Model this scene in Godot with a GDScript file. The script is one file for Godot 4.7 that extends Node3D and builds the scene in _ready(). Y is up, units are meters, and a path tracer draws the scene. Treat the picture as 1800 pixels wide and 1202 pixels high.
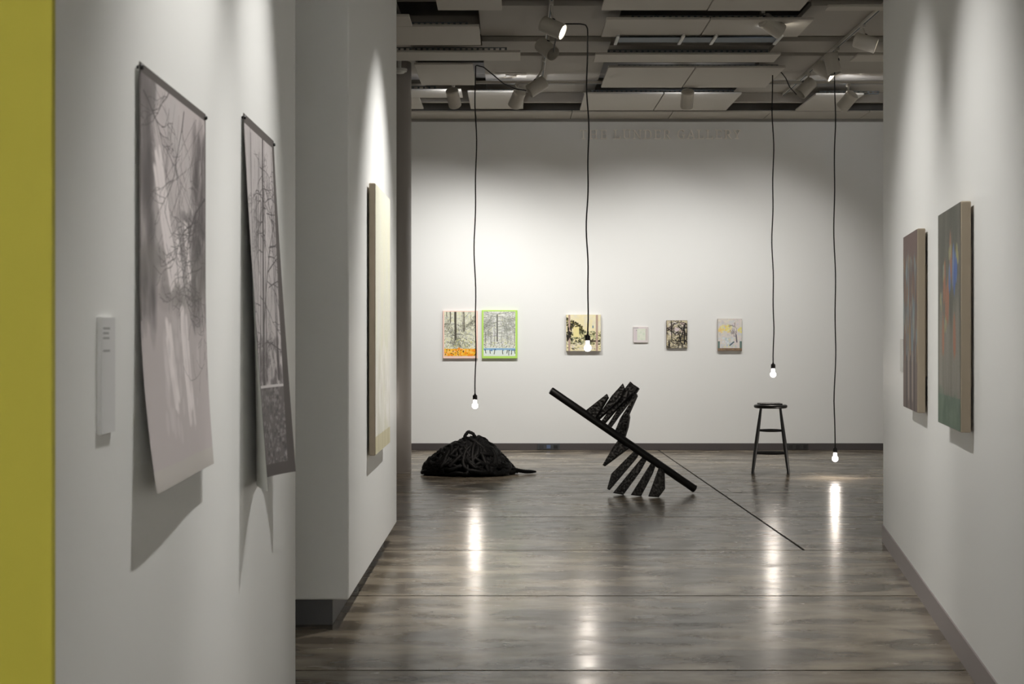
extends Node3D
# A museum gallery seen past the ends of three display walls. x right, y up, the camera looks along -z.

const F := 2600.0      # focal length in pixels of the 1800 x 1202 frame
const EYE := 1.45
const HORIZON := 590.0

var taken := {}
var M := {}


class MB:
	var v := PackedVector3Array()
	var n := PackedVector3Array()
	var t := PackedVector2Array()

	func tri(a: Vector3, b: Vector3, c: Vector3, na: Vector3, nb: Vector3, nc: Vector3, ua := Vector2.ZERO, ub := Vector2.ZERO, uc := Vector2.ZERO) -> void:
		if (b - a).cross(c - a).dot(na + nb + nc) > 0.0:
			v.append_array([a, c, b]); n.append_array([na, nc, nb]); t.append_array([ua, uc, ub])
		else:
			v.append_array([a, b, c]); n.append_array([na, nb, nc]); t.append_array([ua, ub, uc])

	func quad(a: Vector3, b: Vector3, c: Vector3, d: Vector3, nn: Vector3) -> void:
		var u := [Vector2(0, 0), Vector2(1, 0), Vector2(1, 1), Vector2(0, 1)]
		tri(a, b, c, nn, nn, nn, u[0], u[1], u[2])
		tri(a, c, d, nn, nn, nn, u[0], u[2], u[3])

	func box(c: Vector3, s: Vector3, r := 0.004, b := Basis()) -> void:
		var h := s * 0.5
		r = minf(r, minf(h.x, minf(h.y, h.z)) * 0.45)
		var p := func(sx: float, sy: float, sz: float, k: int) -> Vector3:
			return c + b * Vector3(sx * (h.x - (0.0 if k == 0 else r)), sy * (h.y - (0.0 if k == 1 else r)), sz * (h.z - (0.0 if k == 2 else r)))
		for k in 3:
			for s0 in [-1, 1]:
				var q := []
				for e in [[-1, -1], [1, -1], [1, 1], [-1, 1]]:
					var g := [0, 0, 0]
					g[k] = s0; g[(k + 1) % 3] = e[0]; g[(k + 2) % 3] = e[1]
					q.append(p.call(g[0], g[1], g[2], k))
				var nn := Vector3.ZERO
				nn[k] = s0
				quad(q[0], q[1], q[2], q[3], b * nn)
		for k in 3:      # edges along axis k
			for s1 in [-1, 1]:
				for s2 in [-1, 1]:
					var k1 := (k + 1) % 3
					var k2 := (k + 2) % 3
					var g := [0, 0, 0]
					g[k1] = s1; g[k2] = s2
					var nn := Vector3(g[0], g[1], g[2]).normalized()
					g[k] = -1
					var a: Vector3 = p.call(g[0], g[1], g[2], k1)
					var d: Vector3 = p.call(g[0], g[1], g[2], k2)
					g[k] = 1
					var bb: Vector3 = p.call(g[0], g[1], g[2], k1)
					var cc: Vector3 = p.call(g[0], g[1], g[2], k2)
					quad(a, bb, cc, d, b * nn)
		for sx in [-1, 1]:
			for sy in [-1, 1]:
				for sz in [-1, 1]:
					var nn := b * Vector3(sx, sy, sz).normalized()
					tri(p.call(sx, sy, sz, 0), p.call(sx, sy, sz, 1), p.call(sx, sy, sz, 2), nn, nn, nn)

	# a polygon (any plane) extruded by off
	func prism(pts: Array, off: Vector3) -> void:
		var mid := Vector3.ZERO
		var nn := Vector3.ZERO
		for i in pts.size():
			mid += pts[i] / pts.size()
			nn += (pts[i] as Vector3).cross(pts[(i + 1) % pts.size()])
		nn = nn.normalized()
		if nn.dot(off) > 0.0:
			nn = -nn
		for i in range(1, pts.size() - 1):
			tri(pts[0], pts[i], pts[i + 1], nn, nn, nn)
			tri(pts[0] + off, pts[i] + off, pts[i + 1] + off, -nn, -nn, -nn)
		for i in pts.size():
			var a: Vector3 = pts[i]
			var b: Vector3 = pts[(i + 1) % pts.size()]
			var sn := (b - a).cross(off).normalized()
			if sn.dot((a + b) * 0.5 - mid) < 0.0:
				sn = -sn
			quad(a, b, b + off, a + off, sn)

	# a surface of revolution about the axis d through o; profile of (radius, along)
	func lathe(prof: Array, o: Vector3, d: Vector3, sides := 24) -> void:
		d = d.normalized()
		var x := d.cross(Vector3.UP if absf(d.y) < 0.9 else Vector3.RIGHT).normalized()
		var z := d.cross(x)
		for i in prof.size() - 1:
			var p0: Vector2 = prof[i]
			var p1: Vector2 = prof[i + 1]
			var e := (p1 - p0).normalized()
			for k in sides:
				var a0 := TAU * k / sides
				var a1 := TAU * (k + 1) / sides
				var r0 := x * cos(a0) + z * sin(a0)
				var r1 := x * cos(a1) + z * sin(a1)
				var q := [o + r0 * p0.x + d * p0.y, o + r1 * p0.x + d * p0.y, o + r1 * p1.x + d * p1.y, o + r0 * p1.x + d * p1.y]
				var n0 := (r0 * e.y - d * e.x).normalized()
				var n1 := (r1 * e.y - d * e.x).normalized()
				if p0.x > 1e-6:
					tri(q[0], q[1], q[2], n0, n1, n1)
				if p1.x > 1e-6:
					tri(q[0], q[2], q[3], n0, n1, n0)

	func tube(pts: Array, radii: Array, sides := 10, caps := true, lobes := 0, twist := 0.0, depth := 0.0) -> void:
		var count := pts.size()
		var last: Vector3 = ((pts[1] as Vector3) - pts[0]).normalized()
		var x := last.cross(Vector3.UP if absf(last.y) < 0.9 else Vector3.RIGHT).normalized()
		var rings := []
		var norms := []
		var along := 0.0
		for i in count:
			var d: Vector3 = ((pts[mini(i + 1, count - 1)] as Vector3) - pts[maxi(i - 1, 0)]).normalized()
			x = (x - d * x.dot(d)).normalized()
			var z := d.cross(x)
			if i > 0:
				along += (pts[i] as Vector3).distance_to(pts[i - 1])
			var rr: float = radii[mini(i, radii.size() - 1)]
			var ring := []
			var nr := []
			for k in sides:
				var a := TAU * k / sides
				var dir := x * cos(a) + z * sin(a)
				var r := rr
				if lobes > 0:
					r *= 1.0 - depth + depth * absf(cos(0.5 * lobes * (a - along * twist)))
				ring.append((pts[i] as Vector3) + dir * r)
				nr.append(dir)
			rings.append(ring)
			norms.append(nr)
		for i in count - 1:
			for k in sides:
				var k1 := (k + 1) % sides
				tri(rings[i][k], rings[i][k1], rings[i + 1][k1], norms[i][k], norms[i][k1], norms[i + 1][k1])
				tri(rings[i][k], rings[i + 1][k1], rings[i + 1][k], norms[i][k], norms[i + 1][k1], norms[i + 1][k])
		if caps:
			for e in [[0, 1], [count - 1, count - 2]]:
				var nn: Vector3 = ((pts[e[0]] as Vector3) - pts[e[1]]).normalized()
				for k in sides:
					tri(pts[e[0]], rings[e[0]][k], rings[e[0]][(k + 1) % sides], nn, nn, nn)

	func mesh() -> ArrayMesh:
		var a := []
		a.resize(Mesh.ARRAY_MAX)
		a[Mesh.ARRAY_VERTEX] = v
		a[Mesh.ARRAY_NORMAL] = n
		a[Mesh.ARRAY_TEX_UV] = t
		var m := ArrayMesh.new()
		m.add_surface_from_arrays(Mesh.PRIMITIVE_TRIANGLES, a)
		return m


class Painter:
	var im: Image
	var w: int
	var h: int
	var rng := RandomNumberGenerator.new()

	func _init(ww: int, hh: int, col: Color, sd: int) -> void:
		w = ww; h = hh
		rng.seed = sd
		im = Image.create(w, h, false, Image.FORMAT_RGB8)
		im.fill(col)

	func px(x: int, y: int, c: Color, a: float) -> void:
		if x >= 0 and y >= 0 and x < w and y < h and a > 0.0:
			im.set_pixel(x, y, im.get_pixel(x, y).lerp(c, minf(a, 1.0)))

	func rect(x0: float, y0: float, x1: float, y1: float, c: Color, a := 1.0) -> void:
		for y in range(maxi(0, int(y0 * h)), mini(h, int(y1 * h))):
			for x in range(maxi(0, int(x0 * w)), mini(w, int(x1 * w))):
				px(x, y, c, a)

	func dab(cx: float, cy: float, rx: float, ry: float, c: Color, a := 1.0) -> void:
		for y in range(int((cy - ry) * h), int((cy + ry) * h) + 1):
			for x in range(int(cx * w - rx * w), int(cx * w + rx * w) + 1):
				var q := Vector2((x / float(w) - cx) / rx, (y / float(h) - cy) / ry).length()
				px(x, y, c, a * clampf((1.0 - q) * 3.0, 0.0, 1.0))

	func line(x0: float, y0: float, x1: float, y1: float, wid: float, c: Color, a := 1.0) -> void:
		var steps := int(maxf(absf(x1 - x0) * w, absf(y1 - y0) * h)) + 1
		for i in steps + 1:
			var f := i / float(steps)
			var cx := lerpf(x0, x1, f) * w
			var cy := lerpf(y0, y1, f) * h
			var r := maxf(wid * w * 0.5, 0.4)
			for y in range(int(cy - r), int(cy + r) + 1):
				for x in range(int(cx - r), int(cx + r) + 1):
					px(x, y, c, a if Vector2(x - cx, y - cy).length() <= r + 0.3 else 0.0)

	func dabs(count: int, x0: float, y0: float, x1: float, y1: float, r0: float, r1: float, cols: Array, a := 1.0, tall := 1.0) -> void:
		for i in count:
			var r := rng.randf_range(r0, r1)
			dab(rng.randf_range(x0, x1), rng.randf_range(y0, y1), r, r * tall * w / h, cols[rng.randi() % cols.size()], a)

	func branch(x: float, y: float, ang: float, length: float, wid: float, c: Color, deep: int, droop := 0.0, a := 0.9) -> void:
		var n := 6
		for i in n:
			var x1 := x + cos(ang) * length / n
			var y1 := y + sin(ang) * length / n * w / h
			line(x, y, x1, y1, wid * (1.0 - 0.6 * i / n), c, a)
			x = x1; y = y1
			ang += rng.randf_range(-0.35, 0.35) + droop * (1.0 if cos(ang) > 0 else -1.0)
			if deep > 0 and rng.randf() < 0.75:
				branch(x, y, ang + rng.randf_range(0.4, 1.0) * (1 if rng.randf() < 0.5 else -1), length * rng.randf_range(0.35, 0.6), wid * 0.55, c, deep - 1, droop, a)

	func grain(amount: float) -> void:
		for y in h:
			for x in w:
				var c := im.get_pixel(x, y)
				var d := rng.randf_range(-amount, amount)
				im.set_pixel(x, y, Color(c.r + d, c.g + d, c.b + d))

	func texture() -> ImageTexture:
		return ImageTexture.create_from_image(im)


# ---------------------------------------------------------------- helpers

func pt(px: float, py: float, z: float) -> Vector3:      # where a thing seen there stands, z metres into the room
	return Vector3((px - 900.0) * z / F, EYE + (HORIZON - py) * z / F, -z)


func numbered(called: String) -> String:
	taken[called] = taken.get(called, -1) + 1
	return called if taken[called] == 0 else "%s_%03d" % [called, taken[called]]


func tag(o: Node3D, label := "", category := "", group := "", kind := "") -> Node3D:
	if label: o.set_meta("label", label)
	if category: o.set_meta("category", category)
	if group: o.set_meta("group", group)
	if kind: o.set_meta("kind", kind)
	return o


func thing(called: String, at: Vector3, label: String, category: String, group := "") -> Node3D:
	var o := Node3D.new()
	o.name = numbered(called)
	add_child(o)
	o.position = at
	return tag(o, label, category, group)


func structure(called: String) -> Node3D:
	var o := Node3D.new()
	o.name = called
	add_child(o)
	return tag(o, "", "", "", "structure")


func part(called: String, m: Mesh, material: Material, parent: Node3D) -> MeshInstance3D:
	var o := MeshInstance3D.new()
	o.name = called
	o.mesh = m
	o.material_override = material
	parent.add_child(o, true)
	return o


func built(called: String, mb: MB, material: Material, parent: Node3D) -> MeshInstance3D:
	return part(called, mb.mesh(), material, parent)


func block(called: String, lo: Vector3, hi: Vector3, material: Material, parent: Node3D, r := 0.004) -> MeshInstance3D:
	var mb := MB.new()
	mb.box((lo + hi) * 0.5, (hi - lo).abs(), r)
	return built(called, mb, material, parent)


func mat(col: Color, rough := 0.6, spec := 0.5, metal := 0.0) -> StandardMaterial3D:
	var m := StandardMaterial3D.new()
	m.albedo_color = col
	m.roughness = rough
	m.metallic_specular = spec
	m.metallic = metal
	return m


func glow(col: Color, energy: float) -> StandardMaterial3D:
	var m := mat(col, 0.4)
	m.emission_enabled = true
	m.emission = col
	m.emission_energy_multiplier = energy
	return m


func noise_tex(freq: float, sd: int, ramp: Array, size := 1024, normal := false, octaves := 5, stretch := false) -> NoiseTexture2D:
	var f := FastNoiseLite.new()
	f.seed = sd
	f.frequency = freq
	f.noise_type = FastNoiseLite.TYPE_SIMPLEX_SMOOTH
	f.fractal_octaves = octaves
	if stretch:
		f.domain_warp_enabled = true
		f.domain_warp_amplitude = 60.0
		f.domain_warp_frequency = freq * 0.7
	var t := NoiseTexture2D.new()
	t.width = size
	t.height = size
	t.seamless = true
	t.noise = f
	t.as_normal_map = normal
	if ramp.size():
		var g := Gradient.new()
		var offs := PackedFloat32Array()
		var cols := PackedColorArray()
		for r in ramp:
			offs.append(r[0]); cols.append(r[1])
		g.offsets = offs
		g.colors = cols
		t.color_ramp = g
	return t


func grey(k: float) -> Color:
	return Color(k, k, k)


func spot(parent: Node3D, called: String, at: Vector3, towards: Vector3, energy: float, half_angle: float, size := 0.03, blend := 1.0) -> void:
	var l := SpotLight3D.new()
	l.name = called
	parent.add_child(l, true)
	l.position = at
	l.basis = Basis.looking_at(towards.normalized(), Vector3.UP if absf(towards.normalized().y) < 0.98 else Vector3.RIGHT)
	l.light_color = LAMP_COLOR
	l.light_energy = energy
	l.spot_angle = half_angle
	l.spot_angle_attenuation = blend
	l.spot_range = 30.0
	l.spot_attenuation = 2.0
	l.light_size = size
	l.shadow_enabled = true


const LAMP_COLOR := Color(1.0, 0.99, 0.972)


# ---------------------------------------------------------------- scene

func _ready() -> void:
	camera_and_air()
	materials()
	shell()
	ceiling()
	columns()
	left_posters()
	wall_paintings()
	far_paintings()
	lettering()
	track_lights()
	pendants()
	sculpture()
	rope()
	stool()
	small_things()


func camera_and_air() -> void:
	var cam := Camera3D.new()
	cam.name = "camera"
	add_child(cam)
	var lens := CameraAttributesPhysical.new()
	lens.frustum_focal_length = 52.0
	lens.frustum_focus_distance = 14.0
	lens.exposure_aperture = 9.0
	cam.attributes = lens
	cam.projection = Camera3D.PROJECTION_FRUSTUM
	cam.keep_aspect = Camera3D.KEEP_HEIGHT
	cam.near = 0.05
	cam.far = 100.0
	cam.size = 0.05 * 1202.0 / F
	cam.frustum_offset = Vector2(0.0, -0.05 * (601.0 - HORIZON) / F)
	cam.position = Vector3(0, EYE, 0)
	cam.current = true
	var env := Environment.new()
	env.background_mode = Environment.BG_COLOR
	env.background_color = Color.BLACK
	env.tonemap_mode = Environment.TONE_MAPPER_LINEAR
	env.tonemap_exposure = 1.6
	env.sdfgi_enabled = true
	env.ssao_enabled = true
	env.ssil_enabled = true
	var we := WorldEnvironment.new()
	we.name = "environment"
	we.environment = env
	add_child(we)


func materials() -> void:
	M.wall = mat(Color(0.90, 0.902, 0.895), 0.5, 0.45)
	M.wall.normal_enabled = true
	M.wall.normal_texture = noise_tex(0.05, 3, [], 512, true, 3)
	M.wall.normal_scale = 0.015
	M.wall.uv1_triplanar = true
	M.wall.uv1_world_triplanar = true
	M.wall.uv1_scale = Vector3(1.5, 1.5, 1.5)
	M.yellow = mat(Color(0.76, 0.725, 0.235), 0.6)
	M.base = mat(Color(0.30, 0.28, 0.28), 0.5)
	M.base_right = mat(Color(0.55, 0.52, 0.515), 0.5)
	M.base_dark = mat(Color(0.33, 0.33, 0.34), 0.5)
	M.panel = mat(Color(0.75, 0.73, 0.69), 0.75)
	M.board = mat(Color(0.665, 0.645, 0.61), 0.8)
	M.deck = mat(Color(0.40, 0.39, 0.375), 0.9)      # bare concrete deck far above the panels
	M.column = mat(Color(0.56, 0.54, 0.52), 0.38)
	M.can = mat(Color(0.74, 0.72, 0.68), 0.45)
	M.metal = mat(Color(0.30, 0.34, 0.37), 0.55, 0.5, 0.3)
	M.metal_light = mat(Color(0.82, 0.82, 0.80), 0.5)
	M.black = mat(Color(0.06, 0.06, 0.06), 0.5)
	M.cord = mat(Color(0.07, 0.065, 0.06), 0.6)
	M.socket = mat(Color(0.13, 0.12, 0.12), 0.45)
	M.paper = mat(Color(0.84, 0.84, 0.82), 0.7)
	M.linen = mat(Color(0.66, 0.61, 0.54), 0.9)
	M.bulb = glow(Color(1.0, 0.97, 0.93), 12.0)
	M.lamp_face = glow(Color(1.0, 0.97, 0.92), 5.0)
	# polished concrete
	var f := mat(Color(1.0, 1.0, 1.0), 1.0, 0.30)
	f.albedo_texture = noise_tex(0.006, 11, [[0.0, Color(0.27, 0.245, 0.21)], [0.36, Color(0.375, 0.343, 0.297)], [0.5, Color(0.46, 0.425, 0.37)], [0.64, Color(0.51, 0.472, 0.415)], [1.0, Color(0.62, 0.58, 0.515)]], 1024, false, 6, true)
	f.roughness_texture = noise_tex(0.012, 5, [[0.0, grey(0.16)], [0.5, grey(0.22)], [1.0, grey(0.31)]], 1024, false, 4, true)
	f.heightmap_enabled = true
	f.heightmap_texture = noise_tex(0.012, 21, [], 1024, false, 4)
	f.heightmap_scale = 0.03
	f.uv1_triplanar = true
	f.uv1_world_triplanar = true
	f.uv1_scale = Vector3(0.2, 0.2, 0.42)
	M.floor = f
	M.joint = mat(Color(0.16, 0.15, 0.14), 0.9)
	M.channel = mat(Color(0.42, 0.44, 0.45), 0.55, 0.5, 0.3)
	# charred, chiselled wood
	M.char = mat(Color(0.075, 0.072, 0.07), 0.55, 0.5)
	M.char_pit = mat(Color(1, 1, 1), 0.5, 0.5)
	M.char_pit.albedo_texture = noise_tex(0.09, 8, [[0.0, Color(0.03, 0.03, 0.03)], [0.5, Color(0.06, 0.06, 0.06)], [0.62, Color(0.31, 0.305, 0.30)], [1.0, Color(0.45, 0.445, 0.43)]], 512, false, 2)
	M.char_pit.heightmap_enabled = true
	M.char_pit.heightmap_texture = noise_tex(0.09, 8, [], 512, false, 2)
	M.char_pit.heightmap_scale = 1.5
	M.char_pit.uv1_triplanar = true
	M.char_pit.uv1_scale = Vector3(0.75, 0.75, 0.75)
	M.rope = mat(Color(0.035, 0.035, 0.038), 0.55, 0.3)
	M.stool = mat(Color(0.05, 0.05, 0.05), 0.4, 0.5)


func right_x(z: float) -> float:      # face of the splayed right-hand wall
	return 0.9586 + 0.159 * z


func left_x(z: float) -> float:      # face of the near left-hand wall
	return -0.79 - 0.021 * (z - 2.54)


const BACK := 18.76
const TOP := 4.36


func shell() -> void:
	# floor: a dark bed with slabs on it, joints open between them
	var fl := structure("floor")
	block("floor_bed", Vector3(-7, -0.3, 4.2), Vector3(8, -0.004, -BACK - 0.3), M.joint, fl)
	var rows := [-4.0, -1.0, 0.85, 2.7, 4.55, 6.41, 8.25, 10.0, 11.85, 13.66, 15.5, 17.3, BACK]
	var g := 0.010
	for i in rows.size() - 1:
		var z0: float = rows[i]
		var z1: float = rows[i + 1]
		var spans := [[-6.8, 7.8, -6.8, 7.8]]
		if z0 >= 9.9:
			var a := remap(z0, 10.0, BACK, 1.975, 1.855)
			var b := remap(z1, 10.0, BACK, 1.975, 1.855)
			spans = [[-6.8, a - g, -6.8, b - g], [a + g, 7.8, b + g, 7.8]]
		for s in spans:
			var mb := MB.new()
			mb.prism([Vector3(s[0], 0, -z0 - g), Vector3(s[1], 0, -z0 - g), Vector3(s[3], 0, -z1 + g), Vector3(s[2], 0, -z1 + g)], Vector3(0, -0.06, 0))
			built("slab", mb, M.floor, fl)
	# far wall
	var wb := structure("wall_back")
	block("wall_face", Vector3(-6.8, 0, -BACK), Vector3(7.8, 4.165, -BACK - 0.3), M.wall, wb)
	block("wall_head", Vector3(-6.8, 4.165, -BACK - 0.04), Vector3(7.8, 6.2, -BACK - 0.3), M.board, wb)  # recessed head; darker colour stands in for shade in the gap
	block("baseboard_back", Vector3(-6.8, 0, -BACK + 0.012), Vector3(7.8, 0.087, -BACK), M.base, self, 0.002).set_meta("kind", "structure")
	# splayed right wall
	var za := 0.6
	var zb := 10.42
	var nrm := Vector3(1, 0, 0.159).normalized()      # into the wall
	var mb := MB.new()
	mb.prism([Vector3(right_x(za), 0.0, -za), Vector3(right_x(zb), 0.0, -zb), Vector3(right_x(zb), TOP + 0.5, -zb), Vector3(right_x(za), TOP + 0.5, -za)], nrm * 0.35)
	built("wall_right", mb, M.wall, self).set_meta("kind", "structure")
	mb = MB.new()
	mb.prism([Vector3(right_x(za), 0.0, -za) - nrm * 0.008, Vector3(right_x(zb), 0.0, -zb) - nrm * 0.008, Vector3(right_x(zb), 0.12, -zb) - nrm * 0.008, Vector3(right_x(za), 0.12, -za) - nrm * 0.008], nrm * 0.008)
	built("baseboard_right", mb, M.base_right, self).set_meta("kind", "structure")
	# near left wall with a yellow end
	var wl := structure("wall_left")
	mb = MB.new()
	mb.prism([Vector3(left_x(2.56), 0, -2.56), Vector3(left_x(5.87), 0, -5.87), Vector3(left_x(5.87), TOP + 0.5, -5.87), Vector3(left_x(2.56), TOP + 0.5, -2.56)], Vector3(-0.9, 0, 0))
	built("wall_face", mb, M.wall, wl)
	block("painted_end", Vector3(left_x(2.54), 0, -2.54), Vector3(left_x(2.54) - 0.9, TOP + 0.5, -2.56), M.yellow, wl, 0.001)
	# middle left wall on a recessed plinth
	var wm := structure("wall_left_001")
	block("wall_face", Vector3(-3.4, 0.135, -7.37), Vector3(-0.8135, TOP + 0.5, -10.42), M.wall, wm, 0.006)
	block("baseboard_left", Vector3(-3.4, 0, -7.42), Vector3(-0.90, 0.135, -10.36), M.base_dark, self, 0.002).set_meta("kind", "structure")
	# the rest of the building round the rooms
	block("wall_left_002", Vector3(-6.8, 0, 4.0), Vector3(-7.1, 6.2, -BACK - 0.3), M.wall, self).set_meta("kind", "structure")
	block("wall_right_001", Vector3(7.8, 0, 4.0), Vector3(8.1, 6.2, -BACK - 0.3), M.wall, self).set_meta("kind", "structure")
	block("wall_front", Vector3(-7.1, 0, 4.0), Vector3(8.1, 6.2, 4.3), M.wall, self).set_meta("kind", "structure")


func zpanel(y: float) -> float:      # depth of the hung panels' plane seen at that picture row
	return 2600.0 * 2.75 / (590.0 - y)


func ceiling() -> void:
	var c := structure("ceiling")
	block("roof_slab", Vector3(-7.1, 6.2, 4.3), Vector3(8.1, 6.4, -BACK - 0.3), M.deck, c)
	block("front_board", Vector3(-6.8, TOP, 4.0), Vector3(7.8, TOP + 0.05, -11.3), M.board, c)
	# upper boards with open slots between, in strips along the tracks
	var cuts := [[11.3, 12.82], [13.05, 14.36], [14.63, 15.2], [15.38, 16.83], [17.08, 18.15]]
	for strip in [[-0.30, 0.98], [2.64, 7.8], [-6.8, -1.02]]:
		for k in cuts:
			block("ceiling_board", Vector3(strip[0], TOP, -k[0]), Vector3(strip[1], TOP + 0.05, -k[1]), M.board, c, 0.003)
	block("ceiling_board", Vector3(-1.01, TOP, -11.3), Vector3(-0.31, TOP + 0.05, -12.82), M.board, c, 0.003)
	for k in [[13.05, 13.2], [14.36, 14.63], [15.2, 15.4], [16.83, 17.1], [18.1, 18.4]]:
		block("cross_beam", Vector3(-6.8, TOP + 0.07, -k[0]), Vector3(7.8, TOP + 0.2, -k[1]), M.board, c, 0.003)
	# hung panels: [x0, x1, row near, row far], x at the near row
	var hung := [
		[752, 880, -60, 18.3], [600, 719, 29, 46.4], [600, 842, 46.9, 79.5], [600, 915, 92, 106.8], [728, 831, 113.5, 150], [600, 811, 159.5, 171.8], [600, 737, 172.2, 191.5], [822, 921, 162, 191.5],
		[1079, 1289, -60, 18.3], [1291, 1476, -60, 19], [1066, 1248, 34.5, 65], [1250, 1431, 34.5, 65], [1047, 1373, 96, 109.5], [1069, 1222, 119, 154], [1224, 1381, 119, 154],
		[1028, 1166, 165, 194], [1168, 1304, 165, 194], [1508, 1800, 97, 108.5], [1434, 1519, 166.5, 195], [1456, 1800, 12, 19]]
	for h in hung:
		var z0 := zpanel(h[2])
		var z1 := zpanel(h[3])
		var x0: float = (h[0] - 900.0) * z0 / F
		var x1: float = (h[1] - 900.0) * z0 / F
		block("ceiling_panel", Vector3(x0, 4.2, -z0), Vector3(x1, 4.222, -z1), M.panel, c, 0.003)
	# soffit along the far wall
	var sx := [-6.8, -3.35, -2.1, -0.45, 0.74, 1.98, 3.19, 4.40, 5.6, 7.8]
	for i in sx.size() - 1:
		block("soffit_panel", Vector3(sx[i] + 0.004, 4.2, -18.2), Vector3(sx[i + 1] - 0.004, 4.222, -BACK), M.panel, c, 0.003)
	block("soffit_beam", Vector3(-6.8, 4.25, -17.72), Vector3(7.8, TOP + 0.02, -17.80), M.board, c, 0.003)
	# perforated channels the panels hang from
	var ch := [
		[690, 891, 83, 90.5], [724, 822, 38.5, 44.5], [715, 766, 151, 157.5], [840, 905, 157, 161], [1110, 1400, 27, 31.5], [1068, 1350, 87.5, 92.5], [1086, 1368, 113.5, 118.5], [1040, 1290, 158, 163.5],
		[600, 1560, 193.2, 196.5], [1440, 1545, 160, 165]]
	for h in ch:
		var z: float = 2600.0 * 2.78 / (590.0 - h[3])
		var a := pt(h[0], h[3], z)
		var b := pt(h[1], h[2], z)
		perforated(a, b, c)
	# metal cable tray with white brackets
	var tz := 2600.0 * 2.73 / (590.0 - 74.0)
	var tl := pt(1081, 74, tz)
	var tr := pt(1362, 74, tz)
	var tray := MB.new()
	tray.box(Vector3((tl.x + tr.x) * 0.5, tl.y, -tz + 0.11), Vector3(tr.x - tl.x, 0.006, 0.22), 0.002)
	tray.box(Vector3((tl.x + tr.x) * 0.5, tl.y + 0.025, -tz), Vector3(tr.x - tl.x, 0.05, 0.006), 0.002)
	var tn := thing("cable_tray", Vector3.ZERO, "long blue-grey metal tray with white brackets hung under the ceiling panels", "tray")
	built("trough", tray, M.metal, tn)
	for bx in [1081, 1193, 1249, 1361]:
		var q := pt(bx, 74, tz)
		var e := MB.new()
		e.box(q + Vector3(0.005, -0.013, 0.17), Vector3(0.028, 0.018, 0.40), 0.002)
		built("bracket", e, M.metal_light, tn)
	for bx in [1150, 1340]:
		var q := pt(bx, 74, tz)
		var e := MB.new()
		e.tube([q + Vector3(0, 0, 0.1), q + Vector3(0, 0.24, 0.1)], [0.006], 8)
		built("hanger_rod", e, M.metal, tn)
	# flush plate in a ceiling board
	var plate := thing("ceiling_hatch", Vector3(-0.01, TOP, -16.5), "small flush square plate with a slotted centre in the ceiling boards", "hatch")
	block("frame", Vector3(-0.17, -0.008, 0.13), Vector3(0.17, 0.0, -0.15), M.panel, plate, 0.003)
	block("centre_plate", Vector3(-0.06, -0.02, 0.06), Vector3(0.06, -0.008, -0.08), M.board, plate, 0.003)


func perforated(a: Vector3, b: Vector3, parent: Node3D) -> void:      # a channel side punched with a row of slots
	var h := b.y - a.y
	var w := b.x - a.x
	var mb := MB.new()
	for y in [a.y + h * 0.12, b.y - h * 0.12]:
		mb.box(Vector3((a.x + b.x) * 0.5, y, a.z), Vector3(w, h * 0.25, 0.003), 0.0005)
	mb.box(Vector3((a.x + b.x) * 0.5, a.y, a.z - 0.02), Vector3(w, 0.003, 0.04), 0.0005)
	var n := int(w / 0.055)
	for i in n + 1:
		mb.box(Vector3(a.x + 0.011 + (w - 0.022) * i / n, (a.y + b.y) * 0.5, a.z), Vector3(0.022, h * 0.56, 0.003), 0.0005)
	built("support_channel", mb, M.channel, parent)


func columns() -> void:
	var mb := MB.new()
	mb.lathe([Vector2(0.30, 0.0), Vector2(0.30, 4.6)], Vector3(-1.375, 0, -15.8), Vector3.UP, 48)
	var c := built("wall_column", mb, M.column, self)
	c.set_meta("kind", "structure")
	var d := thing("smoke_detector", Vector3(-1.16, 4.2, -15.25), "small round white detector on the ceiling beside the grey column", "detector")
	mb = MB.new()
	mb.lathe([Vector2(0.0, -0.05), Vector2(0.045, -0.046), Vector2(0.06, -0.03), Vector2(0.075, -0.028), Vector2(0.08, -0.012), Vector2(0.08, 0.0)], Vector3.ZERO, Vector3.UP, 24)
	built("detector_body", mb, M.metal_light, d)
	mb = MB.new()
	mb.lathe([Vector2(0.02, 0.0), Vector2(0.02, 0.16)], Vector3.ZERO, Vector3.UP, 12)
	built("stem", mb, M.metal_light, d)


# ---------------------------------------------------------------- pictures

func print_material(tex: Texture2D, rough := 0.6) -> StandardMaterial3D:
	var m := mat(Color(1, 1, 1), rough, 0.4)
	m.albedo_texture = tex
	return m


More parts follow.
